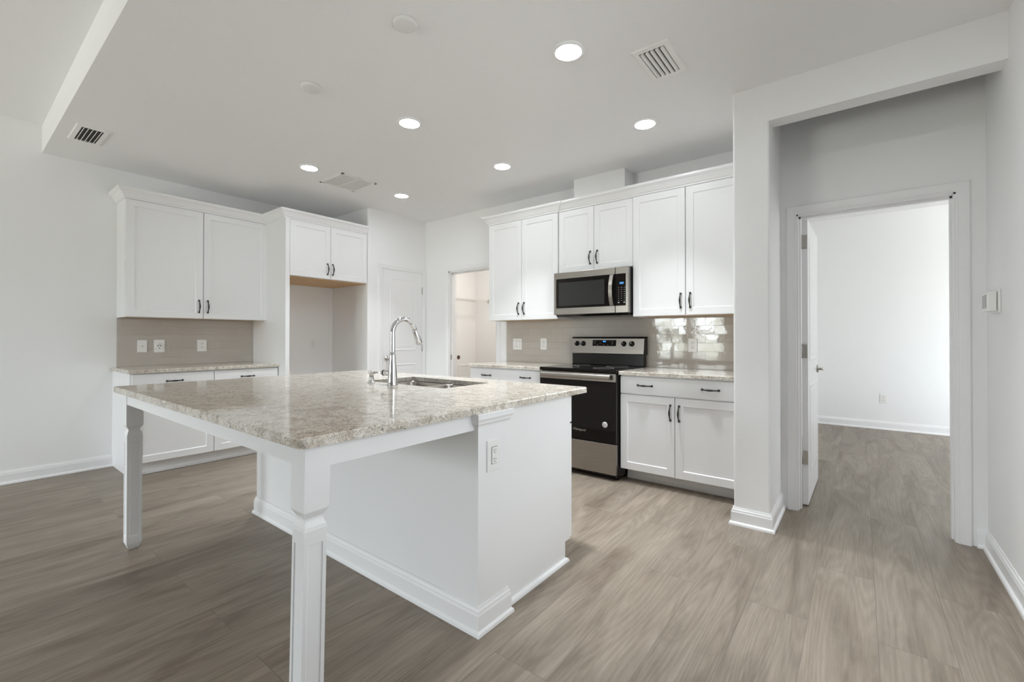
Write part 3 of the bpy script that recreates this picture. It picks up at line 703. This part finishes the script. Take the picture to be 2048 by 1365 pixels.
for x, a in ((3.200, 0), (3.270, 0), (3.705, 0), (3.785, 35)):
    m = MB(); c0 = onp(x, 1.131)
    m.lathe([(.0255, 0), (.0255, -.004), (.021, -.006), (.020, -.022), (.017, -.026), (0, -.026)], c0, 'y', 26)
    kn = m.build('knob', BLACKE, cpn)
    m = MB(); ca, sa = math.cos(R(a)), math.sin(R(a))
    def kp(u, v, o): return (c0[0]+u*ca+v*sa, c0[1]-o, c0[2]-u*sa+v*ca)
    m.rings([[kp(-.005, -.022, .024), kp(.005, -.022, .024), kp(.005, .022, .024), kp(-.005, .022, .024)], [kp(-.0035, -.021, .036), kp(.0035, -.021, .036), kp(.0035, .021, .036), kp(-.0035, .021, .036)]]); m.build('grip', BLACKE, kn)
    m = MB(); m.rings([[kp(-.0012, 0, .0355), kp(.0012, 0, .0355), kp(.0012, .020, .0355), kp(-.0012, .020, .0355)], [kp(-.0012, 0, .0366), kp(.0012, 0, .0366), kp(.0012, .020, .0366), kp(-.0012, .020, .0366)]]); m.build('pointer', STICK, kn)

# ------------------------------------------------------------------ microwave
mx0, mx1, my, mz0, mz1 = 3.124, 3.889, -.402, 1.400, 1.817
mw = thing('microwave', ((mx0+mx1)/2, -.2, mz0), 'stainless over-the-range microwave with black glass door', 'microwave')
b = MB(); b.box((mx0+.004, my+.030, mz0+.012), (mx1-.001, -.010, mz1)); b.rings([[(x, y, z) for y, z in ((my+.016, mz0+.012), (my+.05, mz0-.010), (-.012, mz0-.010), (-.010, mz0+.012))] for x in (mx0+.01, mx1-.01)]); b.build('body', BLACKE, mw)
DX = 3.766
md = bx((mx0, my, mz0+.010), (DX-.0015, my+.030, mz1-.001), .003).build('door', STEEL, mw)
bx((mx0+.026, my-.0012, mz0+.072), (DX-.0016, my+.006, mz1-.062), .0005).build('glass', BLACKG, md)
bx((mx0+.055, my-.0020, mz0+.094), (DX-.105, my+.004, mz1-.100), .0005).build('window', SMOKE, md)
m = MB(); pts = []
for i in range(13):
    u = i/12; pts.append((DX-.028-.030*0, my-.010-.034*math.sin(math.pi*u), mz0+.075+.275*u))
def strap(p, hw=.017, th=.005):
    g = MB(); rg_ = []
    for x, y, z in p: rg_.append([(x-hw, y-th, z), (x+hw, y-th, z), (x+hw, y+th, z), (x-hw, y+th, z)])
    return g.rings(rg_)
g = strap(pts); g.box((DX-.042, my-.012, mz0+.075), (DX-.014, my, mz0+.090)); g.box((DX-.042, my-.012, mz0+.335), (DX-.014, my, mz0+.350)); g.build('handle', STEEL, md)
text_mesh('Whirlpool', .022, GREYT, md, (3.508, my-.0006, mz1-.031), (1, 0, 0), (0, 0, 1))
pc = bx((DX+.0015, my, mz0+.010), (mx1, my+.030, mz1-.001), .003).build('control_panel', STEEL, mw)
bx((DX+.0020, my-.0012, mz0+.072), (mx1-.024, my+.006, mz1-.062), .001).build('keypad', BLACKG, pc)
bx((3.808, my-.002, 1.662), (3.846, my, 1.680), .0004).build('display', BLUED, pc)
kp_ = MB()
for r_ in range(7):
    for c_ in range(3): kp_.box((3.795+c_*.027, my-.0018, 1.630-r_*.019), (3.804+c_*.027, my-.0005, 1.633-r_*.019))
kp_.box((3.793, my-.0018, 1.495), (3.806, my-.0005, 1.505)); kp_.box((3.845, my-.0018, 1.495), (3.858, my-.0005, 1.505)); kp_.build('key_print', GREYT, pc)

# ------------------------------------------------------------------ plates, outlets, switches
def outlet(fr, w, o, z, label, kind='duplex', pw=.080, ph=.120, group=None, cat='outlet'):
    t = thing('wall_switch' if kind in ('rockers', 'rocker') else ('cable_jack_plate' if kind == 'jack' else 'wall_outlet'), fr((w, o, z-ph/2)), label, cat, group)
    bx((w-pw/2, o, z-ph/2), (w+pw/2, o+.006, z+ph/2), .0025, fr).build('plate', PLAST, t)
    if kind == 'duplex':
        for s in (-.0195, .0195):
            r_ = bx((w-.0165, o+.005, z+s-.014), (w+.0165, o+.0085, z+s+.014), .0015, fr).build('receptacle', PLAST, t)
            d = MB(fr); d.box((w-.0080, o+.007, z+s-.001), (w-.0050, o+.0089, z+s+.0085)); d.box((w+.0050, o+.007, z+s-.001), (w+.0078, o+.0089, z+s+.0075)); d.lathe([(.0028, .007), (.0028, .0089)], (w, o, z+s-.007), 'y', 10); d.build('slots', DARK, r_)
    if kind == 'decora':
        r_ = bx((w-.0168, o+.005, z-.034), (w+.0168, o+.0090, z+.034), .001, fr).build('receptacle', PLAST, t)
        d = MB(fr)
        d.box((w-.0185, o+.0055, z-.0357), (w-.0172, o+.0066, z+.0357)); d.box((w+.0172, o+.0055, z-.0357), (w+.0185, o+.0066, z+.0357)); d.box((w-.0185, o+.0055, z-.0357), (w+.0185, o+.0066, z-.0345)); d.box((w-.0185, o+.0055, z+.0345), (w+.0185, o+.0066, z+.0357))
        for s in (-.0185, .0185):
            d.box((w-.0075, o+.007, z+s-.001), (w-.0052, o+.0094, z+s+.008)); d.box((w+.0052, o+.007, z+s-.001), (w+.0072, o+.0094, z+s+.007)); d.lathe([(.0026, .007), (.0026, .0094)], (w, o, z+s-.007), 'y', 10)
        d.build('slots', DARK, r_)
    if kind == 'big':
        r_ = MB(fr); r_.lathe([(.032, .005), (.032, .010), (.029, .012)], (w, o, z), 'y', 26); r_ = r_.build('receptacle', PLAST, t)
        d = MB(fr)
        for sx, sz, rr in ((-.011, .004, .0055), (.011, .004, .0055), (0, .016, .0035), (0, -.019, .0045), (-.008, -.010, .002), (.008, -.010, .002)): d.lathe([(rr, .010), (rr, .0125)], (w+sx, o, z+sz), 'y', 12)
        d.build('slots', DARK, r_)
    if kind == 'jack':
        m = MB(fr); m.lathe([(.006, .005), (.006, .009), (.004, .009), (.004, .016), (.0, .016)], (w, o, z), 'y', 14); m.build('jack', NICKEL, t)
    if kind in ('rockers', 'rocker'):
        for s in ((-.024, .024) if kind == 'rockers' else (0,)):
            m = MB(fr); m.rings([[(w+s-.016, o+.005, z-.033), (w+s+.016, o+.005, z-.033), (w+s+.016, o+.005, z+.033), (w+s-.016, o+.005, z+.033)], [(w+s-.0155, o+.0072, z-.032), (w+s+.0155, o+.0072, z-.032), (w+s+.0155, o+.0105, z+.032), (w+s-.0155, o+.0105, z+.032)]]); m.build('rocker', PLAST, t)
            q = MB(fr); q.rings([[(w+s-.0185, o+.0055, z-.0355), (w+s+.0185, o+.0055, z-.0355), (w+s+.0185, o+.0055, z+.0355), (w+s-.0185, o+.0055, z+.0355)], [(w+s-.0180, o+.0066, z-.035), (w+s+.0180, o+.0066, z-.035), (w+s+.0180, o+.0066, z+.035), (w+s-.0180, o+.0066, z+.035)]]); q.build('rocker_gap', GREYT, t)
    return t
outlet(FL, -2.880, .008, 1.106, 'white cable jack plate, leftmost of three on the left tile', 'jack', .075, .118, cat='wall plate')
outlet(FL, -2.746, .008, 1.106, 'wide white outlet plate with dark holes, middle of three on left tile', 'big', .086, .124)
outlet(FL, -2.383, .008, 1.105, 'white duplex outlet on the left tile nearest the refrigerator panel', 'duplex', .086, .122)
outlet(FL, -1.165, .0, 1.108, 'white duplex outlet low on the wall inside the empty refrigerator recess', 'duplex', .076, .118)
outlet(FS, 2.380, .008, 1.115, 'white double rocker switch on tile beside the laundry doorway', 'rockers', .125, .126, cat='switch')
outlet(FS, 2.742, .008, 1.119, 'white outlet on tile just left of the range', 'duplex', .082, .126)
outlet(FS, 4.317, .008, 1.122, 'white duplex outlet among window reflections on tile right of range', 'duplex', .080, .120)
FE = Frame((4.266, 0, 0), (0, 1, 0), (1, 0, 0))
outlet(FE, -2.662, 0, .701, 'white outlet with rectangular face on the end pilaster of the island', 'decora', .086, .130)
FB = Frame((0, BY, 0), (1, 0, 0), (0, -1, 0))
outlet(FB, 5.718, 0, .399, 'white duplex outlet low on the bedroom wall through the doorway', 'duplex', .076, .122)
# thermostat
th = thing('thermostat', (XR, -.67, 1.32), 'white thermostat on the right wall beside the bedroom doorway', 'thermostat')
bx((XR-.010, -.780, 1.318), (XR, -.600, 1.440), .004).build('back_plate', PLAST, th)
tb = bx((XR-.046, -.760, 1.328), (XR-.012, -.620, 1.430), .004).build('housing', PLAST, th)
bx((XR-.0475, -.735, 1.345), (XR-.0455, -.645, 1.415), .0005).build('screen', plain('lcd_grey', (.36, .37, .36), .25), tb)

# ------------------------------------------------------------------ ceiling fittings
LAMPS = [(4.226, -1.981, 'recessed ceiling light nearest the camera, left of the slotted air vent'), (2.894, -1.988, 'lit recessed ceiling light above the island sink faucet, center of its row of three'), (4.242, -.920, 'recessed ceiling light nearest the hall wing wall, over the right counter'),
         (1.480, -1.997, 'recessed ceiling light left of the square return grille'), (2.907, -.933, 'recessed ceiling light in front of the cabinets left of the microwave'), (1.495, -.959, 'recessed ceiling light nearest the pantry corner'),
         (5.585, -1.985, 'added unseen recessed ceiling light above the hall opening, last of its row by the right wall')]  # last entry is added out of view, to brighten the hall and wing wall
for x, y, lab in LAMPS:
    t = thing('recessed_light', (x, y, ZC-.012), lab, 'ceiling light', 'recessed kitchen ceiling lights')
    m = MB(); m.lathe([(.088, 0), (.089, -.004), (.084, -.009), (.072, -.011), (.068, -.006), (.068, 0)], (x, y, ZC), 'z', 40, cap0=False, cap1=False); m.build('trim_ring', TRIM, t)
    m = MB(); m.lathe([(.0685, -.001), (.0685, -.004), (.055, -.0085), (.03, -.0105), (0, -.011)], (x, y, ZC), 'z', 36); m.build('lens', LENS, t)
    l = bpy.data.lights.new('recessed_lamp', 'AREA'); l.shape = 'DISK'; l.size = .12; l.energy = LAMP_W; l.spread = R(LAMP_SPREAD); l.color = (.90, .955, 1)
    lo = bpy.data.objects.new('recessed_lamp', l); COL.objects.link(lo); lo.parent = t; lo.location = (0, 0, -.002)
for x, y, lab in ((3.696, -2.669, 'round white blank cover plate on ceiling closest to the camera'), (2.775, -2.665, 'round white blank cover plate on ceiling farther from camera, beyond its twin')):
    m = MB(); m.lathe([(.060, 0), (.060, -.006), (.056, -.014), (.046, -.018), (0, -.019)], (x, y, ZC), 'z', 36)
    tag(m.build('ceiling_cover_plate', DISCM), lab, 'cover plate', 'blank ceiling cover plates')
def register(x0, x1, y0, y1, bw, along, n, label):
    t = thing('air_vent', ((x0+x1)/2, (y0+y1)/2, ZC-.012), label, 'air vent')
    fr_ = MB(); ix0, ix1, iy0, iy1 = x0+bw, x1-bw, y0+bw, y1-bw
    def ring(i, z): return [(x0+i, y0+i, z), (x1-i, y0+i, z), (x1-i, y1-i, z), (x0+i, y1-i, z)]
    fr_.rings([ring(0, ZC), ring(0, ZC-.003), ring(.006, ZC-.009), ring(bw-.003, ZC-.011), ring(bw, ZC-.009), ring(bw, ZC-.001)], cap0=False, cap1=False); fr_.build('frame', PLAST, t)
    bx((ix0, iy0, ZC-.0025), (ix1, iy1, ZC-.0005)).build('duct_opening', DUCT, t)
    for i in range(n):
        u = (i+.5)/n; s = MB()
        if along == 'y':
            c_ = ix0+(ix1-ix0)*u; hw = (ix1-ix0)/n*.31
            pr_ = [(c_-hw, ZC-.0135), (c_-hw+.002, ZC-.0145), (c_+hw*.2, ZC-.0115), (c_+hw, ZC-.0045), (c_+hw, ZC-.0035), (c_+hw*.1, ZC-.0100)]
            s.rings([[(a, y, z) for a, z in pr_] for y in (iy0+.002, iy1-.002)])
        else:
            c_ = iy0+(iy1-iy0)*u; hw = (iy1-iy0)/n*.20
            pr_ = [(c_-hw, ZC-.0135), (c_-hw+.002, ZC-.0145), (c_+hw*.2, ZC-.0115), (c_+hw, ZC-.0045), (c_+hw, ZC-.0035), (c_+hw*.1, ZC-.0100)]
            s.rings([[(x, a, z) for a, z in pr_] for x in (ix0+.002, ix1-.002)])
        s.build('louver', PLAST, t)
register(4.488, 4.692, -1.757, -1.412, .034, 'y', 5, 'white ceiling air vent with slanted slats, right of the nearest light')
register(.584, .980, -3.477, -3.287, .034, 'x', 5, 'dark-slotted ceiling air vent near the left ceiling edge')
t = thing('return_grille', (1.40, -1.55, ZC-.01), 'flat square return air grille on ceiling above the fridge cabinet', 'air vent')
m = MB(); x0, x1, y0, y1 = 1.197, 1.607, -1.741, -1.357
for a, b_ in (((x0, y0), (x1, y0+.024)), ((x0, y1-.024), (x1, y1)), ((x0, y0), (x0+.024, y1)), ((x1-.024, y0), (x1, y1)), ((x0, -1.554), (x1, -1.544))): m.box((*a, ZC-.008), (*b_, ZC), .001)
m.build('frame', PLAST, t)
m = MB(); n = 17
for i in range(n):
    xx = x0+.026+(x1-x0-.052)*(i+.5)/n
    m.rings([[(xx-.011, y, ZC-.0035), (xx+.0112, y, ZC-.0052), (xx+.0112, y, ZC-.0045), (xx-.0105, y, ZC-.0025)] for y in (y0+.02, y1-.02)])
m.build('slats', DISCM, t)

# ------------------------------------------------------------------ laundry beyond the doorway
sh = thing('wire_shelf', (LX0+.15, .9, 1.80), 'white wire shelf along the laundry wall through the doorway', 'shelf')
m = MB()
for x in (LX0+.01, LX0+.15, LX0+.30): m.tube([(x, .14, 1.812), (x, LY-.01, 1.812)], .0032, 6)
m.tube([(LX0+.305, .14, 1.782), (LX0+.305, LY-.01, 1.782)], .0032, 6)
y = .16
while y < LY-.01:
    m.tube([(LX0+.005, y, 1.815), (LX0+.305, y, 1.815), (LX0+.305, y, 1.782)], .0016, 5); y += .0254
m.build('wire_deck', PLAST, sh)
bx((LX0+.285, LY-.012, 1.765), (LX0+.315, LY-.001, 1.825), .002).build('end_bracket', NICKEL, sh)
yv, zv = 1.185, .862
m = MB(); m.lathe([(.034, 0), (.034, .006), (.028, .008), (.026, .004), (0, .003)], (LX0, yv, zv), 'x', 26)
tag(m.build('wall_port', BROWN), 'small round dark brown port on the laundry wall', 'wall port')
ub = thing('utility_box', (LX0, 1.33, .55), 'white washer outlet box low on the laundry wall', 'utility box')
m = MB(); FLX = Frame((LX0, 0, 0), (0, 1, 0), (1, 0, 0)); m.fr = FLX
m.shaker(1.17, 1.50, .50, .74, 0, .012, rail=.025, dep=.008); m.build('cover', PLAST, ub)
ll = bpy.data.lights.new('laundry_lamp', 'AREA'); ll.shape = 'DISK'; ll.size = .3; ll.energy = LAUNDRY_LAMP; ll.color = (1, .93, .84)
lo = bpy.data.objects.new('laundry_lamp', ll); COL.objects.link(lo); lo.location = (1.5, .9, 2.66)
